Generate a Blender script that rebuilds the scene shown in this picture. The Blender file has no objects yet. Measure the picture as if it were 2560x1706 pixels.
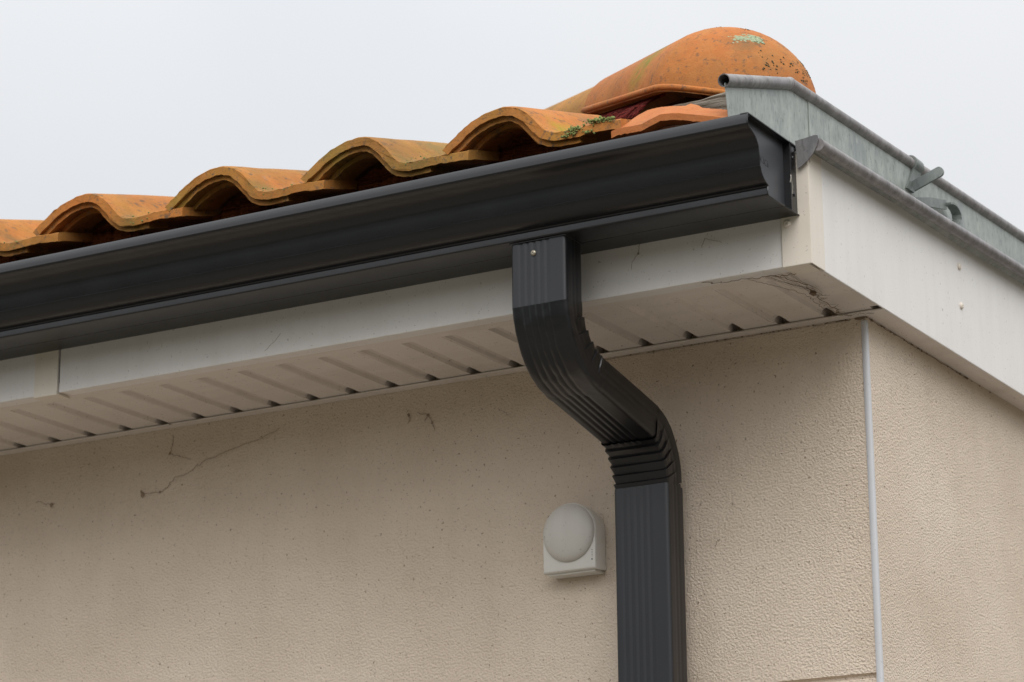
import bpy, bmesh, math, random
from mathutils import Vector, Matrix, noise
random.seed(7)
R = math.radians
ZS = 2.64                      # height of the soffit above the ground; all local z below are relative to it

# ------------------------------------------------------------------ camera, world, sun, exposure
sc = bpy.context.scene
C = sc.collection
cam_d = bpy.data.cameras.new('camera'); cam = bpy.data.objects.new('camera', cam_d); C.objects.link(cam)
Rm = Matrix(((0.8654332, 0.1451135, 0.4795492), (0.5009563, -0.2348577, -0.8329974), (-0.0082534, 0.9611368, -0.2759492)))
cam.matrix_world = Matrix.Translation((1.3565, -3.2707, ZS - 1.04)) @ Rm.to_4x4()
cam_d.sensor_width = 36; cam_d.lens = 7092.5 / 2560 * 36
cam_d.clip_start = 0.05; cam_d.clip_end = 4000
cam_d.dof.use_dof = True; cam_d.dof.focus_distance = 3.62; cam_d.dof.aperture_fstop = 9
sc.camera = cam
SUN_EL, SUN_AZ = R(44), R(141)      # azimuth from +Y (north) clockwise
w = bpy.data.worlds.new('World'); sc.world = w; w.use_nodes = True
nt = w.node_tree; N = nt.nodes; L = nt.links
for n in list(N): N.remove(n)
out = N.new('ShaderNodeOutputWorld'); bg = N.new('ShaderNodeBackground'); L.new(bg.outputs[0], out.inputs[0])
sky = N.new('ShaderNodeTexSky'); sky.sky_type = 'NISHITA'; sky.sun_disc = False
sky.sun_elevation = SUN_EL; sky.sun_rotation = SUN_AZ
tc = N.new('ShaderNodeTexCoord'); sep = N.new('ShaderNodeSeparateXYZ'); L.new(tc.outputs['Generated'], sep.inputs[0])
fc = N.new('ShaderNodeFloatCurve'); cv = fc.mapping.curves[0]      # overcast: zenith brighter than the horizon
cv.points[0].location = (0, .30); cv.points[1].location = (1, .78)
cv.points.new(.35, .36); cv.points.new(.65, .60); fc.mapping.update()
L.new(sep.outputs[2], fc.inputs['Value'])
mr = N.new('ShaderNodeMath'); mr.operation = 'MULTIPLY'; mr.inputs[1].default_value = 23.9
L.new(fc.outputs[0], mr.inputs[0])
ns = N.new('ShaderNodeTexNoise'); ns.inputs['Scale'].default_value = 2.6; ns.inputs['Detail'].default_value = 5; ns.inputs['Roughness'].default_value = .45
L.new(tc.outputs['Generated'], ns.inputs['Vector'])
cr = N.new('ShaderNodeValToRGB'); cr.color_ramp.elements[0].position = .3; cr.color_ramp.elements[0].color = (.86, .89, .935, 1)
cr.color_ramp.elements[1].position = .7; cr.color_ramp.elements[1].color = (1.0, 1.0, 1.0, 1)
L.new(ns.outputs['Fac'], cr.inputs[0])
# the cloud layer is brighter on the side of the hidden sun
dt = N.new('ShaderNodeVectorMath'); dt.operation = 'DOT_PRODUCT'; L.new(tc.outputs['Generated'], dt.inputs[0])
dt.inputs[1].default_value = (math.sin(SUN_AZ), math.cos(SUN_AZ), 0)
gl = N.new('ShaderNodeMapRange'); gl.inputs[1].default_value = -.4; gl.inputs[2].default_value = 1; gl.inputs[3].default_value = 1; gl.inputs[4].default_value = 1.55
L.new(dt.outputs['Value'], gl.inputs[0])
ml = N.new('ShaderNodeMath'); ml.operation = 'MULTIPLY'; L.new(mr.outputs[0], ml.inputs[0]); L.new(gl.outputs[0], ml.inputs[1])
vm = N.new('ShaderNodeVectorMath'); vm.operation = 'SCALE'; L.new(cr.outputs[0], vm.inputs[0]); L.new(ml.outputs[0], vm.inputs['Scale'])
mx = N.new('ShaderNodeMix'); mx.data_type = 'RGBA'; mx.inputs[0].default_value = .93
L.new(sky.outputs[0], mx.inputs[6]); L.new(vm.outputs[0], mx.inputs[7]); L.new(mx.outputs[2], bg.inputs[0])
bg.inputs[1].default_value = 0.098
sd = bpy.data.lights.new('sun', 'SUN'); sd.energy = 1.2; sd.angle = R(45); sd.color = (1, .97, .93)
so = bpy.data.objects.new('sun', sd); C.objects.link(so)
sv = Vector((math.sin(SUN_AZ) * math.cos(SUN_EL), math.cos(SUN_AZ) * math.cos(SUN_EL), math.sin(SUN_EL)))
so.rotation_euler = sv.to_track_quat('Z', 'Y').to_euler(); so.location = (4, -6, 9)
sc.view_settings.view_transform = 'Standard'; sc.view_settings.look = 'None'
sc.view_settings.exposure = 0.12; sc.view_settings.gamma = 1

# ------------------------------------------------------------------ materials
def mat(name, base, rough=.6, metal=0, spec=.5, coat=0):
    m = bpy.data.materials.new(name); m.use_nodes = True
    b = m.node_tree.nodes['Principled BSDF']
    b.inputs['Base Color'].default_value = (*base, 1); b.inputs['Roughness'].default_value = rough
    b.inputs['Metallic'].default_value = metal; b.inputs['Specular IOR Level'].default_value = spec
    b.inputs['Coat Weight'].default_value = coat; b.inputs['Coat Roughness'].default_value = .22
    return m, m.node_tree, b
def nnoise(t, scale, detail=3, rough=.5, vec=None, stretch=None):
    n = t.nodes.new('ShaderNodeTexNoise'); n.inputs['Scale'].default_value = scale
    n.inputs['Detail'].default_value = detail; n.inputs['Roughness'].default_value = rough
    c = t.nodes.new('ShaderNodeTexCoord'); src = c.outputs['Object']
    if stretch:
        mp = t.nodes.new('ShaderNodeMapping'); mp.inputs['Scale'].default_value = stretch
        t.links.new(src, mp.inputs[0]); src = mp.outputs[0]
    t.links.new(src, n.inputs['Vector']); return n.outputs['Fac']
def ramp(t, src, a, b, ca=(0, 0, 0), cb=(1, 1, 1)):
    r = t.nodes.new('ShaderNodeValToRGB'); e = r.color_ramp.elements
    e[0].position = a; e[0].color = (*ca, 1); e[1].position = b; e[1].color = (*cb, 1)
    t.links.new(src, r.inputs[0]); return r.outputs[0]
def mixc(t, fac, a, b, mode='MIX'):
    m = t.nodes.new('ShaderNodeMix'); m.data_type = 'RGBA'; m.blend_type = mode
    if isinstance(fac, (int, float)): m.inputs[0].default_value = fac
    else: t.links.new(fac, m.inputs[0])
    for i, v in ((6, a), (7, b)):
        if isinstance(v, tuple): m.inputs[i].default_value = (*v, 1)
        else: t.links.new(v, m.inputs[i])
    return m.outputs[2]
def bump(t, b, src, dist, strength=1.0):
    n = t.nodes.new('ShaderNodeBump'); n.inputs['Distance'].default_value = dist; n.inputs['Strength'].default_value = strength
    t.links.new(src, n.inputs['Height'])
    if b.inputs['Normal'].links: t.links.new(b.inputs['Normal'].links[0].from_socket, n.inputs['Normal'])
    t.links.new(n.outputs[0], b.inputs['Normal'])
def mul(t, a, k):
    n = t.nodes.new('ShaderNodeMath'); n.operation = 'MULTIPLY'; t.links.new(a, n.inputs[0])
    if isinstance(k, (int, float)): n.inputs[1].default_value = k
    else: t.links.new(k, n.inputs[1])
    return n.outputs[0]

def stucco():
    m, t, b = mat('stucco', (.50, .405, .315), .92, spec=.15)
    big = nnoise(t, 3.2, 4, .55); fine = nnoise(t, 330, 2, .6); spots = nnoise(t, 190, 2, .6)
    c = mixc(t, ramp(t, big, .35, .68), (.665, .55, .44), (.75, .635, .52))
    c = mixc(t, ramp(t, spots, .645, .71), c, (.30, .215, .15))
    c = mixc(t, ramp(t, nnoise(t, 420, 1, .5), .25, .36, (.75, .75, .75), (0, 0, 0)), c, (.34, .26, .19))
    c = mixc(t, mul(t, ramp(t, nnoise(t, 1.0, 4, .6, stretch=(22, 22, 1.6)), .50, .74), .08), c, (.36, .28, .20))   # faint run-off streaks
    c = mixc(t, mul(t, ramp(t, nnoise(t, 9, 5, .65), .50, .68), .07), c, (.40, .30, .21))
    # wind-blown grime, patchy, of its own shape
    c = mixc(t, mul(t, ramp(t, nnoise(t, 1.7, 5, .6, stretch=(1, 1, 2.2)), .52, .72), .11), c, (.36, .27, .18))
    t.links.new(c, b.inputs['Base Color'])
    bump(t, b, ramp(t, fine, .28, .75), .0016, 1.0); bump(t, b, nnoise(t, 240, 3, .6), .0014, .45); bump(t, b, nnoise(t, 14, 3, .5), .006, .35)
    return m
def pvc(name, base, grime=.5, streak=(30, 30, 3)):
    m, t, b = mat(name, base, .42, spec=.4)
    g = ramp(t, nnoise(t, 6, 6, .65), .5, .75)
    c = mixc(t, mul(t, g, .35 * grime), base, (.42, .36, .28))
    c = mixc(t, mul(t, ramp(t, nnoise(t, 1.0, 3, .6, stretch=streak), .45, .7), .22 * grime), c, (.40, .35, .29))
    c = mixc(t, mul(t, ramp(t, nnoise(t, 260, 2, .6), .685, .72), .9 * grime), c, (.13, .09, .055))
    c = mixc(t, mul(t, ramp(t, nnoise(t, 75, 2, .6), .735, .76), grime), c, (.16, .10, .06))
    t.links.new(c, b.inputs['Base Color']); bump(t, b, nnoise(t, 40, 2), .0006, .6)
    return m
def darkmetal(name, base=(.0035, .0037, .005), rough=.31, dust=.05):
    m, t, b = mat(name, base, rough - .08, spec=.5, coat=.2)
    d = ramp(t, nnoise(t, 9, 6, .65, stretch=(.35, 1, 1.6)), .42, .8)
    c = mixc(t, mul(t, d, .35 * dust), base, (.09, .082, .075))
    c = mixc(t, mul(t, ramp(t, nnoise(t, 400, 1, .5), .70, .74), .35 * dust), c, (.16, .13, .10))
    t.links.new(c, b.inputs['Base Color'])
    rr = t.nodes.new('ShaderNodeMapRange'); rr.inputs[3].default_value = rough - .06; rr.inputs[4].default_value = rough + .16
    t.links.new(nnoise(t, 16, 5, .6, stretch=(1, 1, .3)), rr.inputs[0]); t.links.new(rr.outputs[0], b.inputs['Roughness'])
    bump(t, b, nnoise(t, 7, 2), .0025, .35); bump(t, b, nnoise(t, 900, 1), .0001, .4)
    return m
def zinc(name, base, dark, rough=.5, metal=.15):
    m, t, b = mat(name, base, rough, metal, spec=.4)
    c = mixc(t, ramp(t, nnoise(t, 55, 5, .7, stretch=(1, 1, .45)), .36, .66), dark, base)
    c = mixc(t, mul(t, ramp(t, nnoise(t, 170, 3, .7, stretch=(1, 1, .35)), .56, .66), .6), c, tuple(x * .55 for x in dark))
    c = mixc(t, mul(t, ramp(t, nnoise(t, 13, 5, .65, stretch=(1, 1, .6)), .55, .64), .42), c, (dark[0] * .7, dark[1] * .74, dark[2] * .85))
    c = mixc(t, mul(t, ramp(t, nnoise(t, 30, 3, .6), .68, .73), .5), c, (.52, .52, .46))
    t.links.new(c, b.inputs['Base Color']); bump(t, b, nnoise(t, 30, 3), .0008, .5)
    return m
def terracotta(name, base=(.47, .158, .036), ochre=(.36, .175, .036), moss=.45, dark=.8, green=(.20, .19, .03), patches=()):
    m, t, b = mat(name, base, .82, spec=.2)
    oi = t.nodes.new('ShaderNodeObjectInfo')
    def rn(scale, detail, rough=.55, stretch=None):
        n = t.nodes.new('ShaderNodeTexNoise'); n.noise_dimensions = '4D'
        n.inputs['Scale'].default_value = scale; n.inputs['Detail'].default_value = detail; n.inputs['Roughness'].default_value = rough
        g = t.nodes.new('ShaderNodeNewGeometry'); src = g.outputs['Position']
        if stretch:
            mp = t.nodes.new('ShaderNodeMapping'); mp.inputs['Scale'].default_value = stretch
            t.links.new(src, mp.inputs[0]); src = mp.outputs[0]
        t.links.new(src, n.inputs['Vector']); w_ = mul(t, oi.outputs['Random'], 17.0); t.links.new(w_, n.inputs['W'])
        return n.outputs['Fac']
    c = mixc(t, ramp(t, rn(11, 4, .6), .36, .66), base, ochre)
    c = mixc(t, mul(t, ramp(t, rn(70, 3, .6), .45, .7), .35), c, (.50, .225, .075))
    c = mixc(t, mul(t, ramp(t, rn(300, 2, .6), .60, .68), dark * .55), c, (.13, .07, .035))
    c = mixc(t, mul(t, ramp(t, rn(9, 4, .6, (1.0, .5, 1.0)), .53, .68), moss), c, green)
    c = mixc(t, mul(t, ramp(t, rn(120, 4, .68, (1, .5, 1)), .56, .66), dark), c, (.095, .075, .055))
    c = mixc(t, mul(t, ramp(t, rn(38, 4, .7), .60, .66), dark * .85), c, (.11, .095, .06))
    c = mixc(t, mul(t, ramp(t, rn(24, 4, .7), .62, .70), dark * .45), c, (.30, .28, .21))
    c = mixc(t, mul(t, ramp(t, rn(7, 6, .72), .42, .66), dark * .62), c, (.17, .075, .028))
    for pos, rad, col, k in patches:            # single stains with a place and an outline of their own
        g = t.nodes.new('ShaderNodeNewGeometry'); dn = t.nodes.new('ShaderNodeVectorMath'); dn.operation = 'DISTANCE'
        t.links.new(g.outputs['Position'], dn.inputs[0]); dn.inputs[1].default_value = (pos[0], pos[1], pos[2] + ZS)
        f1 = t.nodes.new('ShaderNodeMapRange'); f1.inputs[1].default_value = rad; f1.inputs[2].default_value = rad * .3
        t.links.new(dn.outputs['Value'], f1.inputs[0])
        f2 = mul(t, f1.outputs[0], ramp(t, rn(34, 5, .7, (1, .6, 1)), .38, .56)); c = mixc(t, mul(t, f2, k), c, col)
    t.links.new(c, b.inputs['Base Color'])
    bump(t, b, rn(45, 5, .65), .0022, .8); bump(t, b, rn(420, 2, .6), .0006, .8)
    return m
M_ST = stucco()
M_PVCW = pvc('white plastic fascia', (.76, .73, .70), .40)
M_PVCC = pvc('cream plastic trim', (.74, .67, .575), .5)
M_SOF = pvc('white plastic soffit', (.72, .655, .60), .8, (3, 30, 30))
M_BEAD = pvc('white corner bead', (.56, .56, .58), .35)
M_DK = darkmetal('anthracite gutter paint')
M_DKP = darkmetal('anthracite pipe paint', (.005, .0054, .008), .33, .06)
M_DKB = darkmetal('anthracite shaded elbow paint', (.0035, .0036, .005), .32, .06)  # same finish as the pipe, shade of the down-facing bends put into the colour
M_ZN = zinc('galvanised sheet', (.41, .43, .40), (.27, .295, .275))
M_ZNB = zinc('weathered zinc bead', (.30, .28, .275), (.17, .155, .15), .45)
M_ZNS = zinc('galvanised strap', (.215, .235, .22), (.15, .165, .155), .45)
M_T1 = terracotta('terracotta tile', patches=(((-.700, -.325, .205), .05, (.15, .115, .03), .9), ((-.925, -.325, .205), .045, (.13, .09, .03), .9), ((-.78, -.18, .285), .05, (.20, .14, .045), .7), ((-1.145, -.325, .205), .045, (.13, .09, .03), .9)))
M_T2 = terracotta('ochre terracotta tile', (.43, .195, .045), (.31, .18, .042), .5, .8, (.20, .19, .03), (((-.475, -.325, .205), .05, (.13, .105, .03), .9), ((-.52, -.20, .27), .06, (.19, .15, .05), .7)))
M_T3 = terracotta('orange terracotta tile', (.51, .175, .045), (.42, .180, .042), .35, .8, (.24, .20, .02), (((-.262, -.285, .222), .050, (.31, .255, .015), 1.0), ((-.285, -.20, .262), .05, (.15, .12, .07), .7)))
M_TC = terracotta('clean cut terracotta', (.50, .165, .055), (.44, .150, .045), .0, .25)
M_HP = terracotta('ridge terracotta', (.49, .155, .040), (.42, .165, .045), .12, .7, (.20, .19, .03), (((-.268, -.060, .376), .060, (.20, .185, .025), .95), ((-.235, -.03, .405), .055, (.10, .085, .06), .7), ((-.09, -.13, .36), .05, (.11, .10, .05), .55)))
M_SCR = mat('screw steel', (.42, .38, .30), .35, .8)[0]
M_BLK = mat('black recess', (.01, .01, .01), .8)[0]
def wood(name, a, b_):
    m, t, b = mat(name, a, .9, spec=.1)
    n = nnoise(t, 60, 5, .7, stretch=(.25, 1, 3.5)); t.links.new(mixc(t, ramp(t, n, .4, .62), a, b_), b.inputs['Base Color'])
    bump(t, b, n, .003, 1); return m
M_WOOD = wood('weathered wood', (.085, .060, .040), (.30, .265, .22))
M_DWOOD = wood('dark roof timber', (.05, .026, .014), (.14, .06, .03))
M_BRU = wood('dark red bristle', (.05, .010, .008), (.26, .040, .032))
M_MOSS = mat('grey green moss', (.21, .235, .085), .95, spec=.05)[0]
M_LICH = mat('pale green lichen', (.33, .38, .25), .95, spec=.05)[0]
M_DKL = mat('dark lichen', (.095, .085, .050), .95, spec=.05)[0]
M_WEB = mat('dusty cobweb', (.30, .225, .16), .95, spec=.05)[0]
M_WEBD = mat('dark cobweb dirt', (.20, .145, .10), .95, spec=.05)[0]

# ------------------------------------------------------------------ helpers
def tag(o, label=None, cat=None, group=None, kind=None):
    if label: o['label'] = label
    if cat: o['category'] = cat
    if group: o['group'] = group
    if kind: o['kind'] = kind
    return o
def empty(name, loc, label, cat, group=None):
    o = bpy.data.objects.new(name, None); C.objects.link(o); o.location = (loc[0], loc[1], loc[2] + ZS)
    o.empty_display_size = .05
    return tag(o, label, cat, group)
def wloc(o):
    v = Vector(o.location)
    while o.parent: o = o.parent; v += o.location
    return v
def obj(name, bm, m, parent=None, smooth=False, origin=None, angle=None):
    """bm holds eave coordinates; shift to the parent's / own origin"""
    base = wloc(parent) if parent else (Vector(origin) + Vector((0, 0, ZS)) if origin else Vector((0, 0, ZS)))
    bmesh.ops.recalc_face_normals(bm, faces=bm.faces)
    for v in bm.verts: v.co += Vector((0, 0, ZS)) - base
    me = bpy.data.meshes.new(name); bm.to_mesh(me); bm.free(); me.materials.append(m)
    if smooth:
        me.shade_smooth() if hasattr(me, 'shade_smooth') else None
        if angle is not None: me.set_sharp_from_angle(angle=R(angle))
    o = bpy.data.objects.new(name, me); C.objects.link(o)
    if parent: o.parent = parent
    else: o.location = base
    return o
def BM(): return bmesh.new()
def box(bm, x0, x1, y0, y1, z0, z1):
    v = [bm.verts.new((x, y, z)) for x in (x0, x1) for y in (y0, y1) for z in (z0, z1)]
    for f in ((0, 1, 3, 2), (4, 6, 7, 5), (0, 4, 5, 1), (2, 3, 7, 6), (0, 2, 6, 4), (1, 5, 7, 3)): bm.faces.new([v[i] for i in f])
def bbox(bm, x0, x1, y0, y1, z0, z1, r=.001, seg=2):
    b2 = bmesh.new(); box(b2, x0, x1, y0, y1, z0, z1)
    bmesh.ops.recalc_face_normals(b2, faces=b2.faces)
    bmesh.ops.bevel(b2, geom=b2.edges[:], offset=r, segments=seg, affect='EDGES', profile=.5)
    me = bpy.data.meshes.new('t'); b2.to_mesh(me); b2.free(); bm.from_mesh(me); bpy.data.meshes.remove(me)
def loft(bm, rings, closed=True, cap=True):
    vs = [[bm.verts.new(p) for p in r] for r in rings]
    n = len(vs[0])
    for a, b in zip(vs, vs[1:]):
        for i in range(n if closed else n - 1):
            j = (i + 1) % n
            try: bm.faces.new((a[i], a[j], b[j], b[i]))
            except ValueError: pass
    if cap and closed:
        for r in (vs[0], vs[-1]):
            try: bm.faces.new(r)
            except ValueError: pass
    return vs
def tube(bm, pts, rad, n=8, cap=True):
    pts = [Vector(p) for p in pts]; rings = []; u = None
    for i, p in enumerate(pts):
        t = (pts[min(i + 1, len(pts) - 1)] - pts[max(i - 1, 0)]).normalized()
        if u is None: u = t.orthogonal().normalized()
        u = (u - t * u.dot(t)).normalized(); v = t.cross(u)
        r = rad[i] if isinstance(rad, (list, tuple)) else rad
        rings.append([p + (u * math.cos(a) + v * math.sin(a)) * r for a in (2 * math.pi * k / n for k in range(n))])
    loft(bm, rings, True, cap)
def strip_profile(bm, prof, x0, x1, t, nx=1):
    """open (y,z) profile given thickness t, run along x"""
    P = [Vector((0, a, b)) for a, b in prof]; O = []
    for i, p in enumerate(P):
        d = (P[min(i + 1, len(P) - 1)] - P[max(i - 1, 0)]).normalized(); O.append(p + Vector((0, -d.z, d.y)) * t)
    loop = P + O[::-1]
    loft(bm, [[Vector((x0 + (x1 - x0) * k / nx, q.y, q.z)) for q in loop] for k in range(nx + 1)])
def blob(bm, c, r, sub=1, sq=(1, 1, 1), jit=.25):
    g = bmesh.ops.create_icosphere(bm, subdivisions=sub, radius=r)
    s = random.random() * 50
    for v in g['verts']:
        k = 1 + jit * 2 * noise.noise(v.co / r * 1.3 + Vector((s, s, s)))
        v.co = Vector((v.co.x * sq[0] * k, v.co.y * sq[1] * k, v.co.z * sq[2] * k)) + Vector(c)
def screw(bm, c, nrm, r):
    """domed screw head with a recessed ring"""
    nrm = Vector(nrm).normalized(); q = nrm.to_track_quat('Z', 'Y'); c = Vector(c)
    prof = [(r, -.001), (r, .0006), (r * .85, .0016), (r * .5, .0024), (r * .34, .0024), (r * .28, .0012), (0.0001, .0012)]
    loft(bm, [[c + q @ Vector((a * math.cos(t), a * math.sin(t), h)) for t in (2 * math.pi * k / 14 for k in range(14))] for a, h in prof])

# ------------------------------------------------------------------ ground
bm = BM(); s = 1500
v = [bm.verts.new((x, y, -ZS)) for x, y in ((-s, -s), (s, -s), (s, s), (-s, s))]; bm.faces.new(v)
gm, gt, gb = mat('gravel and grass', (.20, .19, .15), .95, spec=.1)
gt.links.new(mixc(gt, ramp(gt, nnoise(gt, .35, 5, .6), .4, .6), (.035, .04, .018), (.06, .062, .035)), gb.inputs['Base Color'])
tag(obj('ground', bm, gm), kind='structure')
bm = BM(); box(bm, -12, 9, -7, 11, -ZS - .02, -ZS + .004)
pm, pt_, pb = mat('gravel', (.2, .18, .15), .95, spec=.1)
pt_.links.new(mixc(pt_, ramp(pt_, nnoise(pt_, 40, 4, .7), .35, .65), (.11, .098, .082), (.24, .216, .186)), pb.inputs['Base Color'])
tag(obj('path', bm, pm), kind='structure')

bm = BM(); rings = []                                          # added dark rise, unseen behind the viewer, darkens reflections and low sky light
for k in range(241):
    a = R(-150 + k * 0.96); q = Vector((math.cos(a) * 3, math.sin(a) * 3, 0)); h = 11 + 5 * noise.noise(q * 1.3) + 3 * noise.noise(q * 6) + 1.6 * noise.noise(q * 22)
    rings.append([Vector((math.cos(a) * r, math.sin(a) * r, z - ZS)) for r, z in ((58, -.5), (60, h * .75), (64, h), (75, h * 1.08), (100, -.5))])
loft(bm, rings)
hm, ht, hb = mat('added dark horizon', (.03, .04, .02), .95, spec=.05)
ht.links.new(mixc(ht, ramp(ht, nnoise(ht, .4, 6, .7), .35, .65), (.018, .026, .012), (.055, .062, .03)), hb.inputs['Base Color'])
tag(obj('added_dark_rise', bm, hm), kind='structure')

# ------------------------------------------------------------------ house
house = empty('house', (0, 0, -ZS), 'beige rendered house corner with white boarded eaves overhanging both walls', 'house')
XL, YB = -6.0, 7.0
bm = BM()          # front wall profile (y,z) with the horizontal joint in the render
prof = [(0, -ZS), (0, -.4725), (.005, -.4705), (.005, -.4665), (0, -.4645), (0, .02), (.22, .02), (.22, -ZS)]
loft(bm, [[Vector((x, y, z)) for y, z in prof] for x in (XL, 0)])
obj('wall', bm, M_ST, house)
bm = BM(); box(bm, -.22, 0, .2202, YB, -ZS, .02); wside = obj('wall', bm, M_ST, house)
bm = BM(); box(bm, XL, -.221, YB - .2, YB, -ZS, .02); obj('wall', bm, M_ST, house)
bm = BM(); box(bm, XL, XL + .2, .221, YB - .201, -ZS, .02); obj('wall', bm, M_ST, house)
bm = BM()          # rounded corner bead
pts = []
for k in range(13):
    a = R(-95 + k * 8.6 * 1.32) ; pts.append((-.0052 + .0092 * math.cos(a), .0052 + .0092 * math.sin(a)))
pts = [(-.0062, .0005), (-.0060, -.0010), (-.0040, -.0019), (-.0014, -.0020), (.0008, -.0014), (.0020, .0002), (.0021, .0026), (.0014, .0050), (-.0005, .0052)]
loft(bm, [[Vector((x, y, z)) for x, y in pts] for z in (-ZS, -.0085)])
obj('corner_bead', bm, M_BEAD, house, True, angle=50)

# soffit: grooved cladding, front F-trim and wall J-trim
bm = BM(); pts = []
x = XL + .02; gx0 = -1.375; P = .06675; k0 = math.ceil((x - gx0) / P)
xs = [x]
pts.append((x, .0))
k = k0
while gx0 + k * P < -.01:
    c = gx0 + k * P
    for j in range(9):
        a = -1 + j / 4; wdt = .0095; dz = .0080 * (1 - a * a) ** .5
        pts.append((c + a * wdt, dz))
    if True:
        m_ = c + P * .5
        if m_ < -.03 and k % 2 == 0:       # tongue and groove line between planks
            pts += [(m_ + .021 - .0008, 0), (m_ + .021 - .0004, .0016), (m_ + .021 + .0004, .0016), (m_ + .021 + .0008, 0)]
    k += 1
pts.append((.0325, 0))
pts = sorted(pts)
loft(bm, [[Vector((a, y, b)) for a, b in pts] + [Vector((pts[-1][0], y, .016)), Vector((pts[0][0], y, .016))] for y in (-.2025, -.0290)])
for a_, b_ in zip([gx0 + k * P for k in range(k0 - 1, 25)], [gx0 + k * P for k in range(k0, 26)]):
    if a_ + .0125 < .03: box(bm, max(a_ + .0088, XL + .02), min(b_ - .0088, .0325), -.0291, -.0010, .0001, .0130)
sof = obj('soffit', bm, M_SOF, house)
bm = BM(); bbox(bm, XL, .0325, -.2460, -.2020, -.0018, .012, .0008); bbox(bm, XL, .0325, -.0190, -.0003, -.0030, -.0008, .0008)
obj('soffit_trim', bm, M_SOF, house)
bm = BM(); bbox(bm, .0005, .0325, -.0002, YB, -.0020, .012, .0008); obj('soffit', bm, M_SOF, house)
bm = BM(); box(bm, XL, .0325, -.2450, .3, .018, .022); obj('eave_board', bm, M_DWOOD, house)

# fascias
bm = BM(); bbox(bm, XL, -1.1215, -.2490, -.2462, -.0030, .150, .0008); bbox(bm, -1.1195, -.0022, -.2485, -.2462, -.0030, .150, .0008)
bbox(bm, XL, -1.1225, -.2461, -.226, -.0032, -.0019, .0004); bbox(bm, -1.114, -.0022, -.2461, -.226, -.0030, -.0019, .0004)
ff = obj('fascia', bm, M_PVCW, house)
bm = BM(); bbox(bm, -1.1625, -1.1212, -.2515, -.2492, -.0062, .150, .0008); bbox(bm, -1.1625, -1.1212, -.2491, -.222, -.0062, -.0034, .0006)
obj('joint_cover', bm, M_PVCC, house)
bm = BM(); loft(bm, [[Vector((.0338, y, -.0040)), Vector((.0362, y, -.0040)), Vector((.0362, y, .1415 + (y + .262) * .040)), Vector((.0338, y, .1415 + (y + .262) * .040))] for y in (-.2120, YB)])
bmesh.ops.recalc_face_normals(bm, faces=bm.faces); bmesh.ops.bevel(bm, geom=bm.edges[:], offset=.0006, segments=2, affect='EDGES'); fs = obj('fascia', bm, M_PVCW, house)
bm = BM()
cp = [(-.0010, -.2488), (-.0010, -.2514), (.0378, -.2514), (.0378, -.2105), (.0364, -.2105), (.0364, -.2488)]
loft(bm, [[Vector((a, b, z)) for a, b in cp] for z in (-.0045, .1420)])
bmesh.ops.recalc_face_normals(bm, faces=bm.faces); bmesh.ops.bevel(bm, geom=[e for e in bm.edges], offset=.0005, segments=2, affect='EDGES')
bbox(bm, -.0010, .0330, -.2487, -.215, -.0045, -.0022, .0004)
cc = obj('corner_cover', bm, M_PVCC, house)
for (c, n, par) in (((.0362, .2518, .1261), (1, 0, 0), fs), ((.0362, .2522, .0700), (1, 0, 0), fs)):
    bm = BM(); screw(bm, (c[0] + .0008, c[1], c[2]), n, .0048); obj('screw', bm, M_PVCC, par, True, angle=40)
bm = BM(); screw(bm, (.0075, -.2520, .0505), (0, -1, 0), .0046); obj('screw', bm, M_PVCC, cc, True, angle=40)

# roof deck under the tiles, hipped
bm = BM()
def deck(x, y): return .150 + .30 * (y + .25)
a = .19
vs = {}
def V(x, y, z): return bm.verts.new((x, y, z))
hx = -3.0
f1 = [V(XL, -.235, .152), V(-.205, -.235, .152), V(hx, 2.56, .152 + .3 * 2.795), V(XL, 2.56, .152 + .3 * 2.795)]
bm.faces.new(f1)
f2 = [V(-.205, -.235, .1521), V(-.05, -.235, .106), V(-.05, YB, .106), V(hx, YB - 1.6, .152 + .3 * 2.795), V(hx, 2.56, .152 + .3 * 2.795)]
bm.faces.new(f2)
bm.faces.new([V(XL, 2.56, .99), V(hx, 2.56, .99), V(hx, YB - 1.6, .99), V(-.05, YB, .106), V(XL, YB, .15)])
bm.faces.new([V(XL, -.235, .022), V(-.05, -.235, .022), V(-.05, -.235, .106), V(-.205, -.235, .1521), V(XL, -.235, .152)])
box(bm, -.060, -.050, -.234, YB, .022, .106)
obj('roof', bm, M_DWOOD, house)
bm = BM(); bbox(bm, XL, -.12, -.300, -.2355, .120, .145, .002); obj('roof_batten', bm, M_DWOOD, house)
bm = BM(); rr = []; xx = -1.62                                        # red-brown comb added behind the tile lips to darken the hollows
lefts = [-.4292, -.6485, -.8700, -1.0990, -1.3195, -1.54]
while xx < -.19:
    tl = max([q for q in lefts if q <= xx] or [-1.76]); u = xx - tl
    zt_ = .1865 + (.0390 * math.sin(math.pi * (u - .010) / .135) if .010 < u < .145 else 0) + .0015 * noise.noise(Vector((xx * 400, 0, 0)))
    jy = .004 * noise.noise(Vector((xx * 130, 5, 0)))
    rr.append([Vector((xx, -.262 + jy, .140)), Vector((xx, -.268 + jy * 2, zt_)), Vector((xx, -.258, zt_ + .002)), Vector((xx, -.252, .140))]); xx += .0018
loft(bm, rr)
obj('eave_closure', bm, wood('red brown comb', (.07, .020, .008), (.28, .085, .03)), house)
bm = BM()
for i in range(60):                                            # fibrous leaf litter and dried mortar on the batten
    x = random.uniform(-1.45, -.2); blob(bm, (x, random.uniform(-.30, -.26), .147), random.uniform(.003, .007), 1, (1.6, 1, .6), .5)
tag(obj('debris', bm, wood('roof litter', (.14, .045, .02), (.30, .12, .06)), house), kind='stuff')

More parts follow.
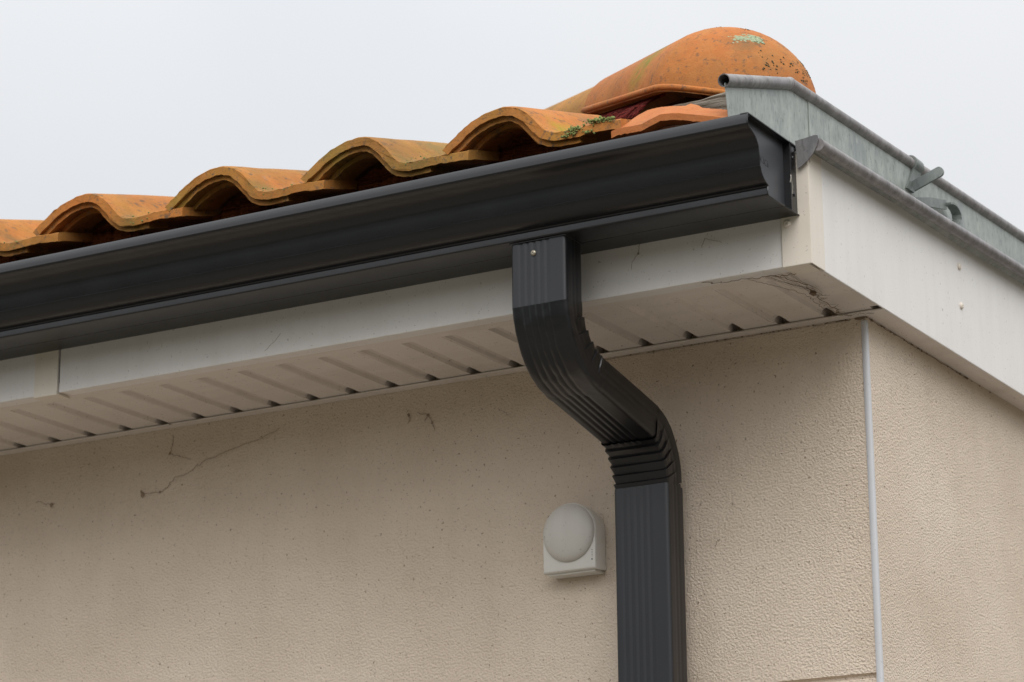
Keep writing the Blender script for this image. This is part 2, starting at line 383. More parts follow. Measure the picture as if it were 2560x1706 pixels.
# ------------------------------------------------------------------ gutter
GX = .0228
gut = empty('gutter', (-1.5, -.31, .06), 'long anthracite ogee gutter running below the orange tiles', 'gutter')
gp = [(-.2497, .150), (-.2497, .0600), (-.2510, .0586), (-.2700, .0583), (-.2925, .0583), (-.2935, .0594), (-.2945, .0583), (-.3370, .0583), (-.3396, .0589), (-.3406, .0604),
      (-.3408, .0640), (-.3406, .0676), (-.3392, .0697), (-.3400, .0712), (-.3440, .0722), (-.3490, .0744), (-.3545, .0786), (-.3580, .0832), (-.3596, .0880), (-.3602, .0895), (-.3592, .0910), (-.3605, .0960), (-.3620, .1040), (-.3632, .1110),
      (-.3640, .1138), (-.3655, .1160), (-.3674, .1184), (-.3700, .1212), (-.3735, .1240), (-.3785, .1264), (-.3840, .1286), (-.3885, .1300), (-.3912, .1318), (-.3922, .1340), (-.3921, .1380), (-.3914, .1440),
      (-.3896, .1474), (-.3870, .1482), (-.3852, .1470), (-.3848, .1440)]
bm = BM(); strip_profile(bm, gp, -4.0, GX, -.0012, 40)
for v in bm.verts:                                             # thin metal is never quite straight
    v.co.y += .0007 * noise.noise(Vector((v.co.x * 2.1, v.co.z * 8, 3.1))); v.co.z += .0006 * noise.noise(Vector((v.co.x * 1.7, 9, 1)))
gbody = obj('gutter_channel', bm, M_DK, gut, True, angle=22)
bm = BM()                                                      # recessed end cap panel
ep = [(y, z) for y, z in gp[1:37]]
inner = [(-.2705, .0635), (-.2705, .1425)]
pan = [(y * 1.0, z) for y, z in ep if y < -.2705]
panel = [(-.2705, .0605)] + [(min(y + .002, -.2705), z + .0006) for y, z in pan] + [(-.2705, .1476)]
loft(bm, [[Vector((x, y, z)) for y, z in panel] for x in (GX - .0095, GX - .0085)])
ec = obj('end_cap', bm, darkmetal('end cap paint', (.028, .030, .035), .42, .3), gut)
bm = BM()
loft(bm, [[Vector((GX - .0090, -.2705, z)), Vector((GX - .0090, -.2725, z)), Vector((GX + .0004, -.2715, z)), Vector((GX + .0004, -.2694, z)), Vector((GX - .0010, -.2680, z)), Vector((GX - .0010, -.2520, z)), Vector((GX - .0010, -.2498, z)), Vector((GX - .0030, -.2498, z))] for z in (.0590, .1490)])
obj('end_flange', bm, M_DK, ec)
bm = BM()                                                      # folded rim of the end cap
def rimline(pts, rad=.0010): tube(bm, [Vector((GX + .0006, y, z)) for y, z in pts], rad, 6)
rimline([(y, z) for y, z in gp[1:37]], .0010)
bbox(bm, GX - .0095, GX + .0012, -.3905, -.2515, .1462, .1480, .0004)
bbox(bm, GX - .0006, GX + .0016, -.2512, -.2497, .0575, .1500, .0004)
obj('end_rim', bm, M_DK, ec, True, angle=40)
for z in (.130, .083):
    bm = BM(); blob(bm, (GX - .0008, -.2600, z), .0030, 2, (.5, 1, 1), 0); obj('rivet', bm, M_DK, ec, True)
# raised maker mark, too worn to read: a small slanted row of raised strokes
bm = BM()
for i in range(5):
    y0 = -.3405 + i * .0052; z0 = .1075 - i * .0004
    tube(bm, [(GX - .0085, y0, z0 - .0035), (GX - .0085, y0, z0 + .0035)], .00045, 5)
    tube(bm, [(GX - .0085, y0, z0 + .0035), (GX - .0085, y0 + .003, z0 + (.003 if i % 2 else -.003))], .00045, 5)
    tube(bm, [(GX - .0085, y0, z0 - .0035), (GX - .0085, y0 + .003, z0 - .0032)], .00045, 5)
obj('embossed_mark', bm, M_DK, ec)


# ------------------------------------------------------------------ downpipe
XA, XB = -.3345, -.2558
def smooth_path(pts, n):
    """Catmull-Rom through stations (Fy,Fz,By,Bz)"""
    outp = []
    for i in range(len(pts) - 1):
        p0, p1, p2, p3 = (pts[max(i - 1, 0)], pts[i], pts[i + 1], pts[min(i + 2, len(pts) - 1)])
        for k in range(n):
            t = k / n
            outp.append([.5 * (2 * b + (c - a) * t + (2 * a - 5 * b + 4 * c - d) * t * t + (3 * b - a - 3 * c + d) * t ** 3) for a, b, c, d in zip(p0, p1, p2, p3)])
    outp.append(list(pts[-1])); return outp
def section(st, grow=0, lat=1.0, sag=None, xa=XA, xb=XB, flute=.0013, rc=.005):
    """rounded rectangle ring with flutes on front and back; st = (Fy,Fz,By,Bz)"""
    F = Vector((0, st[0], st[1])); B = Vector((0, st[2], st[3])); n = (B - F); D = n.length; n.normalize()
    W = xb - xa; pts = []           # (u along x 0..W, d depth 0..D)
    def arc(cu, cd, a0, a1, k=4):
        for i in range(k + 1):
            a = R(a0 + (a1 - a0) * i / k); pts.append((cu + rc * math.cos(a), cd + rc * math.sin(a)))
    def flutes(u): # raised ribs
        f = 0
        for c in (.18, .30, .42, .54, .66):
            f = max(f, math.exp(-((u / W - c) / .030) ** 2))
        return f
    arc(rc, rc, 180, 270)
    K = 46
    for i in range(1, K): u = rc + (W - 2 * rc) * i / K; pts.append((u, flute * flutes(u)))
    arc(W - rc, rc, 270, 360)
    K2 = 14
    for i in range(1, K2):
        d = rc + (D - 2 * rc) * i / K2; q = sum(math.exp(-((i / K2 - c) / .06) ** 2) for c in (.38, .62)); pts.append((W - .0007 * q, d))
    arc(W - rc, D - rc, 0, 90)
    for i in range(1, 8): pts.append((W - rc - (W - 2 * rc) * i / 8, D))
    arc(rc, D - rc, 90, 180)
    for i in range(1, K2): pts.append((0, D - rc - (D - 2 * rc) * i / K2))
    ring = []
    for u, d in pts:
        g = grow(u / W, d / D) if callable(grow) else grow
        du = (u - W / 2) / (W / 2); dd = (d - D / 2) / (D / 2); m = max(abs(du), abs(dd))
        u2 = u + (g if du > .0 else -g) * lat * (abs(du) > .93); d2 = d + (g if dd > 0 else -g) * (abs(dd) > .8)
        ring.append(F + n * d2 + Vector((xa + u2, 0, 0)))
    return ring
pipe = empty('downpipe', (-.295, -.05, -ZS), 'anthracite fluted downpipe with two crimped elbows in front of the beige wall', 'downpipe')
bm = BM(); loft(bm, [section((-.3355, .0590, -.2915, .0590)), section((-.3355, .0, -.2915, .006)), section((-.3355, -.026, -.2918, -.0165))], cap=False)
outlet = obj('outlet', bm, M_DKP, pipe, True, angle=50)
bm = BM(); screw(bm, (-.3015, -.3350, .0420), (0, -1, 0), .0040); obj('screw', bm, M_SCR, outlet, True, angle=40)
bm = BM(); bbox(bm, XA - .001, XB + .001, -.3370, -.2900, .0570, .0589, .0005); obj('outlet_flange', bm, M_DK, outlet)
SA = [(-.3357, -.0255, -.2917, -.0158), (-.3300, -.0500, -.2880, -.0370), (-.3195, -.0725, -.2785, -.0515), (-.3040, -.0925, -.2665, -.0625), (-.2840, -.1085, -.2545, -.0700), (-.2600, -.1190, -.2430, -.0750), (-.2350, -.1240, -.2250, -.0785)]
def crimp_elbow(stations, inner_front, n_pleat, amp):
    P = smooth_path(stations, 14); rings = []; T = len(P) - 1
    for i, st in enumerate(P):
        t = i / T; ph = t * n_pleat; fr = ph - math.floor(ph)
        saw = (1 - fr) if i < T else 0
        fade = (1 - t ** 10) * min(1, t / .14) if not inner_front else 1
        def g(u, d, saw=saw, t=t, k=int(ph), fade=fade):
            side = (1 - d) if inner_front else d
            wgt = max(0, min(1, (side - .30) / .35)); wgt = wgt * wgt * (3 - 2 * wgt)
            return fade * amp * (saw - .35) * wgt * (.85 + .3 * noise.noise(Vector((k * 3.7, u * 2, d * 2))))
        rings.append(section(st, g, (.7 if inner_front else 1.0), flute=.0013 if not inner_front else .0012 * max(0, 1 - t * 6)))
        if fr > .92 or (i and abs((i + 1) / T * n_pleat - round((i + 1) / T * n_pleat)) < .5 * n_pleat / T and int((i + 1) / T * n_pleat + 1e-6) > int(ph + 1e-6)):
            def g2(u, d, t=t, k=int(ph), fade=fade):
                side = (1 - d) if inner_front else d
                wgt = max(0, min(1, (side - .30) / .35)); wgt = wgt * wgt * (3 - 2 * wgt)
                return fade * amp * (-.45) * wgt
            rings.append(section(st, g2, (.7 if inner_front else 1.0), flute=.0013 if not inner_front else .0012 * max(0, 1 - t * 6)))
    return rings
bm = BM(); loft(bm, crimp_elbow(SA, False, 6, .0024), cap=False)
for v in bm.verts:
    k_ = max(0, min(1, (-.03 - v.co.z) / .02)); v.co += Vector((.0008 * noise.noise(v.co * 90 + Vector((9, 1, 1))), .0009 * noise.noise(v.co * 70), .0009 * noise.noise(v.co * 70 + Vector((5, 5, 5))))) * k_
obj('elbow', bm, M_DKB, pipe, True, angle=28)
bm = BM(); loft(bm, [section(s_, flute=.0016) for s_ in smooth_path([(-.2375, -.1235, -.2275, -.0780), (-.1700, -.1370, -.1600, -.0910), (-.0985, -.1515, -.0885, -.1055)], 6)], cap=False)
obj('slanted_pipe', bm, M_DKB, pipe, True, angle=50)
SB = [(-.1010, -.1510, -.0910, -.1050), (-.0930, -.1568, -.0700, -.1135), (-.0860, -.1640, -.0540, -.1250), (-.0805, -.1725, -.0440, -.1370), (-.0760, -.1815, -.0360, -.1500), (-.0725, -.1905, -.0300, -.1640), (-.0700, -.2000, -.0262, -.1790), (-.0690, -.2080, -.0248, -.1960)]
bm = BM(); loft(bm, crimp_elbow(SB, True, 6, .0036), cap=False)
obj('elbow', bm, M_DKB, pipe, True, angle=28)
bm = BM(); loft(bm, [section((-.0685, -.1990, -.0255, -.1990), -.001), section((-.0695, -.2150, -.0250, -.2100), -.0005)], cap=False)
obj('pipe_collar', bm, M_DKB, pipe, True, angle=50)
bm = BM()
def low(z): return section((-.0712, z, -.0240, z + .0001), 0, xa=XA - .0002, xb=XB + .0006)
loft(bm, [low(z) for z in (-.2045, -.2060, -.25, -.6, -ZS + .1)], cap=False)
lp = obj('lower_pipe', bm, M_DKP, pipe, True, angle=50)
bm = BM(); bbox(bm, XA - .001, XB + .001, -.0235, -.0005, -1.2, -1.17, .001); obj('wall_bracket', bm, M_DK, pipe)

# ------------------------------------------------------------------ roof tiles
TILE_PROF = [(0.0, .2030), (.006, .2085), (.016, .2150), (.028, .2240), (.042, .2325), (.058, .2390), (.074, .2425), (.090, .2435), (.104, .2415), (.117, .2355), (.129, .2255),
             (.139, .2140), (.147, .2050), (.155, .1985), (.166, .1955), (.182, .1950), (.198, .1955), (.212, .1965), (.226, .1965), (.240, .1950), (.2585, .1945)]
SL = .268
def tile_mesh(bm, x0, length, cut=None, seed=0, prof=TILE_PROF, thick=.0125, y0=-.3440):
    def pt(u, z, dy, dz=0):
        y = y0 + dy; zz = z + dz + SL * (y + .34)
        return Vector((x0 + u, y, zz))
    rnd = lambda a, b, s: noise.noise(Vector((a * 37 + seed * 5.3, b * 29, s)))
    def shell(z_top, z_bot, ya, yb, rows, u0=0, u1=9, close=True):
        pr = [(u, z) for u, z in prof if u0 <= u <= u1]
        # subdivide profile
        fine = []
        for i in range(len(pr) - 1):
            for k in range(3):
                t = k / 3
                p0, p1, p2, p3 = pr[max(i - 1, 0)], pr[i], pr[i + 1], pr[min(i + 2, len(pr) - 1)]
                fine.append(tuple(.5 * (2 * b + (c - a) * t + (2 * a - 5 * b + 4 * c - d) * t * t + (3 * b - a - 3 * c + d) * t ** 3) for a, b, c, d in zip(p0, p1, p2, p3)))
        fine.append(pr[-1])
        nrm = []
        for i, p in enumerate(fine):
            q, r = fine[max(i - 1, 0)], fine[min(i + 1, len(fine) - 1)]
            d = Vector((r[0] - q[0], r[1] - q[1])).normalized(); nrm.append(Vector((-d.y, d.x)))
        rings = []
        for j in range(rows + 1):
            f = j / rows; ring = []
            for side in (0, 1):
                idx = range(len(fine)) if side == 0 else range(len(fine) - 1, -1, -1)
                for i in idx:
                    off = z_top if side == 0 else z_bot
                    u, z = fine[i][0] + nrm[i].x * off, fine[i][1] + nrm[i].y * off
                    yb_ = yb
                    if cut is not None: yb_ = min(yb, max(cut - (x0 + u) - y0, ya + .012))
                    dy = ya + (yb_ - ya) * (f ** 1.5 if rows > 3 else f)
                    if j == 0: dy += .0022 * rnd(u * 3, off * 60, 1) + .0012 * rnd(u * 11, off * 60, 4); z += .0011 * rnd(u * 4, off * 90, 7) + .0007 * rnd(u * 13, off * 90, 2)
                    if j == 0 and side == 0: z -= .0016; dy += .0004
                    z += .0012 * rnd(u * .6, dy * .6, 3)
                    ring.append(pt(u, z, dy))
            rings.append(ring)
            if j == 0: # small arris
                rings.append([p + Vector((0, .0018, .0016 if k < len(fine) else 0)) for k, p in enumerate(ring)])
        loft(bm, rings)
    shell(0, -thick, 0, length, 9)
    shell(-thick + .001, -thick - .0075, .0060, .05, 2, .004, .200)
    shell(-thick - .0065, -thick - .0150, .026, .075, 2, .014, .150)
x4 = -.4292
TX = [x4 - .2205 * k for k in range(0, 9)]
TX[1], TX[2], TX[3] = -.6485, -.8700, -1.0990
mats = [M_T3, M_T2, M_T1, M_T1, M_T1, M_T2, M_T1, M_T3, M_T1]
labs = ['orange roof tile with green moss in its trough, right beside the cut tile',
        'yellowish ochre roof tile over the gutter, between the mossy tile and the redder ones, third whole arch from the left',
        'orange brown roof tile over the gutter, second whole arch from the left edge',
        'orange brown roof tile over the gutter, leftmost arch seen whole',
        'orange roof tile cut by the left edge of the photo, only its trough showing',
        'orange roof tile farther along the eave beyond the left edge of the photo',
        'orange roof tile farther along the eave beyond the left edge of the photo']
tiles = []
for i, x0 in enumerate(TX[:7]):
    bm = BM(); zs = (0, .0005, .0010, .0035, .0040, .004, .004)[i]
    tile_mesh(bm, x0, .395, cut=(-.437 if i == 0 else None), seed=i * 3.1)
    for v in bm.verts: v.co.z += zs - .0015
    o = obj('roof_tile', bm, mats[i], None, True, origin=(x0 + .11, -.34, .19), angle=38)
    tag(o, labs[i], 'roof tile', 'curved roof tiles along the eave'); tiles.append(o)
    if i == 0: tile0 = o
for k in range(1, 8):                       # the row goes on to the left of the frame
    c = tiles[3 + k % 3].copy(); C.objects.link(c); c.location = tiles[6].location + Vector((-.2205 * k, 0, 0))
    c['label'] = 'orange roof tile farther along the eave beyond the left edge of the photo'
# moss clumps on the trough lip of the tile beside the cut one
bm = BM()
for cx, cz, nn, sp in ((-.2360, .1905, 60, .010), (-.2080, .1955, 55, .0085), (-.1860, .1945, 26, .006), (-.2150, .1840, 18, .004), (-.2430, .1840, 20, .006)):
    for i in range(nn):
        a = random.gauss(0, .5); b_ = random.gauss(0, .45)
        blob(bm, (cx + a * sp * 1.6, -.3465 + random.uniform(-.002, .006) + max(0, b_) * .008, cz + b_ * sp * .7), random.uniform(.0009, .0021), 1, (1, 1, 1), .4)
tag(obj('moss', bm, M_MOSS, tile0, True), kind='stuff')
bm = BM()
for tx, dz in ((-.6485, 0), (-.8700, .001), (-1.0990, .003)):
    pass
for (tx, us, par) in ((-.6485, (.165, .185, .205), tiles[1]), (-.8700, (.16, .18, .20), tiles[2]), (-1.0990, (.17, .2), tiles[3]), (-1.3195, (.15, .17, .19), tiles[4])):
    bm = BM()
    for u in us:
        for i in range(9):
            blob(bm, (tx + u + random.gauss(0, .004), -.3450 + random.uniform(-.001, .012), .1945 + random.uniform(-.008, .004)), random.uniform(.0006, .0015), 1, (1, 1, 1), .4)
    tag(obj('moss', bm, M_MOSS, par, True), kind='stuff')
# cut tile next to the metal flashing: trimmed facets
bm = BM()
fr = [(-.1840, .1785), (-.1746, .1808), (-.1556, .1800), (-.1414, .1800), (-.1290, .1840), (-.1158, .1878), (-.1000, .1862), (-.0888, .1840), (-.0650, .1770), (-.0439, .1712), (-.0225, .1640)]
tp = [(-.1840, .1850), (-.1802, .2000), (-.1700, .2100), (-.1547, .2145), (-.1389, .2150), (-.1200, .2130), (-.1017, .2095), (-.0960, .2115), (-.0848, .2070), (-.0793, .2025), (-.0424, .1925), ]
def lerp(tab, x):
    for (a, za), (b, zb) in zip(tab, tab[1:]):
        if a <= x <= b: return za + (zb - za) * (x - a) / (b - a)
    return tab[-1][1] if x > tab[-1][0] else tab[0][1]
rings = []
xsn = [-.1840 + (.1615) * k / 60 for k in range(61)]
for x in xsn:
    zf = lerp(fr, x); zt = lerp(tp + [(-.0225, .1870)], x); j = .0006 * noise.noise(Vector((x * 300, 2, 3)))
    j2 = .0012 * noise.noise(Vector((x * 220, 7, 3)))
    rings.append([Vector((x, -.3440, zf - .0095 + j2)), Vector((x, -.3445 + j, zf - .001)), Vector((x, -.3430, zf + j)), Vector((x, -.3000, zt + j)), Vector((x, -.2950, zt - .002)), Vector((x, -.2950, zt - .016)), Vector((x, -.3300, zf - .012))])
loft(bm, rings)
o = obj('cut_tile', bm, M_TC, None, True, origin=(-.1, -.32, .19), angle=30)
tag(o, 'short clean orange piece of cut tile wedged against the grey metal flashing', 'tile piece')
bm = BM()
rr_ = []
for k in range(41):
    x = -.1700 + .147 * k / 40; j = .002 * noise.noise(Vector((x * 90, 1, 1)))
    rr_.append([Vector((x, -.3300 + j, .140)), Vector((x, -.3320 + j * .5, lerp(fr, x) - .013 + j * .3)), Vector((x, -.3000, lerp(fr, x) - .010)), Vector((x, -.3000, .140))])
loft(bm, rr_)
o = obj('mortar_bed', bm, terracotta('brown mortar', (.26, .11, .06), (.20, .08, .045), 0, .3), None, True, origin=(-.1, -.32, .15), angle=40)
tag(o, 'rough brown mortar bed squeezed under the cut tile just above the gutter', 'mortar')

# hip tiles
d_ = Vector((-.7071, .7071, .235)); s_ = Vector((.7071, .7071, 0))
C0 = Vector((-.1510, -.0560, .2900))
def hip_ring(Lp, w, h, th, zr, n=33, scale=1.0, lipo=0):
    o_ = []; i_ = []
    for k in range(n):
        a = math.pi * k / (n - 1)
        cs, sn = -math.cos(a), math.sin(a)
        zz = zr if cs < 0 else zr * .2
        sup = abs(sn) ** .92
        off = lipo if (sn < .13) else 0
        o_.append(C0 + d_ * Lp + s_ * cs * (w + off) * scale + Vector((0, 0, sup * (h - zz) * scale + zz)))
        i_.append(C0 + d_ * Lp + s_ * cs * max(w - th, .0005) * scale + Vector((0, 0, sup * max(h - zz - th, .0005) * scale + zz)))
    return o_ + i_[::-1]
def hip_body(bm, L0, L1, w0, w1, h0, h1, th, zr, dome=False, steps=10):
    rings = []
    if dome:
        for k in range(14, 0, -1):
            ph = R(89.0) * (k / 14); c = math.cos(ph)
            rings.append(hip_ring(-w0 * math.sin(ph) * .95, w0, h0, th, zr * c * c, scale=1.0 if 0 else max(c, .02)))
        # scale keeps C0 centre at the rim plane
    for k in range(steps + 1):
        t = k / steps; rings.append(hip_ring(L0 + (L1 - L0) * t, w0 + (w1 - w0) * t, h0 + (h1 - h0) * t, th, zr + .042 * (L0 + (L1 - L0) * t)))
    loft(bm, rings)
bm = BM(); hip_body(bm, 0, .335, .113, .108, .119, .110, .011, .016, True)
for v in bm.verts: v.co += Vector((1, 1, 1)) * .0008 * noise.noise(v.co * 22)
h1 = obj('hip_tile', bm, M_HP, None, True, origin=tuple(C0), angle=45)
tag(h1, 'big rounded orange end tile closing the roof hip, pale green lichen patch on its top', 'ridge tile', 'rounded tiles along the hip')
bm = BM()     # moulded lip along the lower edge
pts = []
for k in range(14, -1, -1):
    ph = R(89) * k / 14; c = math.cos(ph); zr = .016 * c * c
    pts.append(C0 + d_ * (-.113 * math.sin(ph) * .95) - s_ * (.1135 * max(c, .02)) + Vector((0, 0, zr + .006)))
for k in range(1, 11):
    t = k / 10; pts.append(C0 + d_ * .335 * t - s_ * (.1135 + (-.005) * t) + Vector((0, 0, .016 + .042 * .335 * t + .006)))
tube(bm, pts, .0042, 8)
pts2 = []
for k in range(14, -1, -1):
    ph = R(89) * k / 14; c = math.cos(ph)
    pts2.append(C0 + d_ * (-.113 * math.sin(ph) * .95) + s_ * (.1135 * max(c, .02)) + Vector((0, 0, .006)))
tube(bm, pts2, .0042, 8)
obj('tile_lip', bm, M_HP, h1, True)
bm = BM(); hip_body(bm, .315, .760, .1030, .099, .1065, .103, .011, .012)
h2 = obj('hip_tile', bm, M_T2, None, True, origin=tuple(C0 + d_ * .3), angle=45)
tag(h2, 'paler plain tile tucked under the upper end of the rounded hip end tile', 'ridge tile', 'rounded tiles along the hip')
def on_hip(Lp, adeg, out=0):
    w, h = .113 * (1 - .04 * max(Lp, 0) / .3), .119 * (1 - .07 * max(Lp, 0) / .3); c = 1
    if Lp < 0: c = math.sqrt(max(0, 1 - (Lp / (.113 * .95)) ** 2))
    a = R(adeg)
    return C0 + d_ * Lp + s_ * (-math.cos(a)) * w * c + Vector((0, 0, math.sin(a) ** .92 * h * c)) + Vector((0, -.3, 1)).normalized() * out
def hnorm(Lp, adeg):
    e = .004; p = on_hip(Lp, adeg, 0); a = on_hip(Lp + e, adeg, 0) - p; b_ = on_hip(Lp, adeg + 2, 0) - p
    n_ = a.cross(b_).normalized(); return n_ if n_.dot(p - C0) > 0 else -n_
def crust(bm, Lp, adeg, r):
    n_ = hnorm(Lp, adeg); p = on_hip(Lp, adeg, 0) + n_ * .0004; q = n_.to_track_quat('Z', 'Y')
    g = bmesh.ops.create_icosphere(bm, subdivisions=1, radius=r)
    for v in g['verts']:
        k = random.uniform(.7, 1.3); v.co = q @ Vector((v.co.x * 1.25 * k, v.co.y * 1.25 * k, v.co.z * .55)) + p
bm = BM()
for (Lc, ac, n_, sl, sa) in ((-.067, 82, 90, .0028, 5), (-.065, 95, 70, .0028, 3.5), (-.070, 90, 40, .002, 6)):
    for i in range(n_): crust(bm, Lc + random.gauss(0, sl), ac + random.gauss(0, sa), random.uniform(.0011, .0026))
tag(obj('lichen', bm, M_LICH, h1, True), kind='stuff')
bm = BM()
for (Lc, ac, nn, sl, sa, r0) in ((.13, 96, 16, .016, 5, .0022), (.04, 76, 14, .03, 8, .0014), (-.055, 148, 26, .016, 6, .0013), (-.078, 128, 5, .006, 8, .0015), (-.01, 156, 12, .02, 5, .0012), (.04, 55, 30, .025, 9, .0009), (.03, 68, 16, .012, 4, .0022), (-.095, 112, 8, .006, 8, .0015), (-.02, 24, 5, .03, 8, .0012), (-.05, 84, 12, .015, 8, .0012), (-.03, 150, 10, .02, 8, .0014), (-.085, 85, 6, .01, 8, .0014)):
    for i in range(nn):
        L0_, a0_ = Lc + random.gauss(0, sl), ac + random.gauss(0, sa)
        for q in range(random.randint(1, 7)): crust(bm, max(-.104, L0_ + random.gauss(0, .0022)), max(8, min(172, a0_ + random.gauss(0, 1.3))), r0 * random.uniform(.35, .9))
tag(obj('dark_lichen', bm, M_DKL, h1, True), kind='stuff')

# ventilation brush strip under the hip tile
brush = empty('brush_strip', (-.28, -.11, .28), 'dark red bristle strip hanging under the left side of the hip end tile', 'brush strip')
bm = BM()
for i in range(420):
    t = i / 420; Lp = .035 + .295 * t + random.uniform(-.001, .001)
    a = C0 + d_ * Lp - s_ * .088 + Vector((0, 0, .020 + .030 * max(Lp, 0)))
    spread = .050 - .020 * t
    b_ = a - s_ * (.045 + random.uniform(-.004, .004)) + Vector((0, 0, -.036 + random.uniform(-.003, .003))) + d_ * random.uniform(-.022, .004)
    m_ = (a + b_) / 2 + Vector((0, 0, .004))
    tube(bm, [a, m_, b_], [.0009, .0008, .0004], 4, False)
obj('bristles', bm, M_BRU, brush)
bm = BM(); tube(bm, [C0 + d_ * Lp - s_ * .088 + Vector((0, 0, .021)) for Lp in (.03, .1, .2, .34)], .0035, 6)
obj('brush_holder', bm, M_BRU, brush)
# dark filler block added so no daylight leaks below the hip
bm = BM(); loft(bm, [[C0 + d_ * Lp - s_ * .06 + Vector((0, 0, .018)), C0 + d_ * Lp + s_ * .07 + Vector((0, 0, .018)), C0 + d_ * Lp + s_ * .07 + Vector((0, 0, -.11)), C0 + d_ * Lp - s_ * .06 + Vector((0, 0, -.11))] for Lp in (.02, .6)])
o = obj('hip_filler', bm, M_DWOOD, None, origin=tuple(C0)); tag(o, 'added dark beam in the shadow beneath the rounded hip tiles', 'filler')
bm = BM()
rings = []
for k in range(25):
    t = k / 24; x = -.146 + .112 * t; z = .2355 + (.000 if x < -.105 else (x + .105) * .12) + .0012 * noise.noise(Vector((x * 60, 3, 1))); y = -.250
    rings.append([Vector((x, y, z - .034)), Vector((x, y - .002, z - .003)), Vector((x, y + .002, z)), Vector((x, y + .05, z + .016)), Vector((x, y + .05, z - .02))])
loft(bm, rings)
o = obj('wood_batten', bm, M_WOOD, None, True, origin=(-.09, -.23, .22), angle=40); tag(o, 'weathered grey wooden batten end behind the cut tile', 'batten')

# ------------------------------------------------------------------ galvanised flashing
XS = -.0220
zn = empty('metal_flashing', (XS, .3, .15), 'galvanised grey metal edge flashing with two rolled beads above the white side fascia', 'flashing')
def ztop(y): return .2085 + (y + .3560) * .308 if y < -.162 else .2682 + (y + .162) * .0365
bm = BM(); th = .0009
ys = [-.3540, -.30, -.25, -.20, -.162, -.1] + [i * .25 for i in range(0, 29)]
vsA = []
for y in ys: vsA.append([Vector((XS, y, .118 if y > -.30 else .1350)), Vector((XS, y, ztop(y) - .003)), Vector((XS - th, y, ztop(y) - .003)), Vector((XS - th, y, .118 if y > -.30 else .1350))])
# slanted front edge: bottom starts further in
vsA[0][0].y += .0125; vsA[0][3].y += .0125
loft(bm, vsA); obj('sheet', bm, M_ZN, zn)
bm = BM(); box(bm, XS + .0002, XS + .0010, -.1050, .0, .12, .262)
# lapped sheet, 1 mm proud
bm.free(); bm = BM()
loft(bm, [[Vector((XS + .0004, y, .12)), Vector((XS + .0004, y, ztop(y) - .004)), Vector((XS + .0013, y, ztop(y) - .004)), Vector((XS + .0013, y, .12))] for y in (-.1080, .3, 1.2, YB)])
obj('sheet', bm, M_ZN, zn)
def openpipe(pts, r, name, m, seal=False):
    bm = BM(); pts = [Vector(p) for p in pts]; rings = []; rin = []
    for i, p in enumerate(pts):
        t = (pts[min(i + 1, len(pts) - 1)] - pts[max(i - 1, 0)]).normalized(); u = Vector((1, 0, 0)); v = t.cross(u).normalized()
        rings.append([p + (u * math.cos(a) + v * math.sin(a)) * r for a in (2 * math.pi * k / 24 for k in range(24))])
        rin.append([p + (u * math.cos(a) + v * math.sin(a)) * (r - .0011) for a in (2 * math.pi * k / 24 for k in range(24))])
    loft(bm, rin[::-1][-3:] + rings[:1] + rings, True, False) if not seal else loft(bm, rings)
    return obj(name, bm, m, zn, True, angle=50)
RB = .0082
z0 = ztop
fp = [(XS, y, ztop(y)) for y in (-.3570, -.352, -.30, -.24, -.195, -.1655)]
openpipe(fp, RB, 'rolled_bead', M_ZNB)
lp_ = [(XS, y, z0(y)) for y in (-.1640, -.155, -.10, 0, .2, .5, 1, 2, 4, YB)]
openpipe(lp_, RB, 'rolled_bead', M_ZNB, True)
bm = BM(); blob(bm, (XS, -.1645, ztop(-.1645)), RB * 1.12, 3, (1, .8, 1), 0); obj('bead_joint', bm, M_ZNB, zn, True)
XLB = .0545
def zlow(y): return .1425 + (y + .262) * .040
openpipe([(XLB, y, zlow(y)) for y in (-.2560, -.24, 0, .2, .5, 1, 2, 4, YB)], .0078, 'rolled_bead', M_ZNB, True)
bm = BM()   # apron between sheet foot and lower bead
loft(bm, [[Vector((XS, y, .126 + (y + .25) * .02)), Vector((XLB, y, zlow(y) + .0070)), Vector((XLB, y, zlow(y) + .0058)), Vector((XS, y, .125 + (y + .25) * .02))] for y in (-.2530, 0, 1, 3, YB)])
obj('apron', bm, M_ZN, zn)
bm = BM()   # curved end closure of the apron
q = [(.0245, .1545), (.0400, .1560), (.0500, .1575), (.0545, .1565), (.0556, .1500), (.0530, .1425), (.0480, .1345), (.0410, .1270), (.0330, .1215), (.0265, .1180)]
loft(bm, [[Vector((x, y, z - .002)) for x, z in q] for y in (-.2575, -.2560)]); obj('end_closure', bm, zinc('dark end closure', (.20, .195, .19), (.13, .125, .125), .5), zn)
# strap hook holding the upper bead
hook = empty('metal_hook', (XS + .01, .25, .25), 'bent grey metal strap hook clipped round the upper rolled bead, its tongue sticking out', 'hook')
def band(path, wv, t=.0012, name='strap'):
    """flat band: path points, wv = width vector"""
    bm = BM(); wv = Vector(wv); P = [Vector(p) for p in path]; rings = []
    for i, p in enumerate(P):
        tg = (P[min(i + 1, len(P) - 1)] - P[max(i - 1, 0)]).normalized(); nn = tg.cross(wv.normalized()).normalized() * t
        rings.append([p - wv / 2 - nn, p + wv / 2 - nn, p + wv / 2 + nn, p - wv / 2 + nn])
    loft(bm, rings); return obj(name, bm, M_ZNS, hook, True, angle=30)
yc = .250; zc = ztop(yc); arc_ = []
for k in range(13):
    a = R(150 - k * 17.5); arc_.append((XS + (RB + .0016) * math.cos(a), yc, zc + (RB + .0016) * math.sin(a)))
arc_ += [(XS + .0030, yc - .004, zc - .0165), (XS + .0028, yc - .014, zc - .030), (XS + .0035, yc - .026, zc - .0450)]
band(arc_, (0, .026, 0), .0015, name='bead_clip')
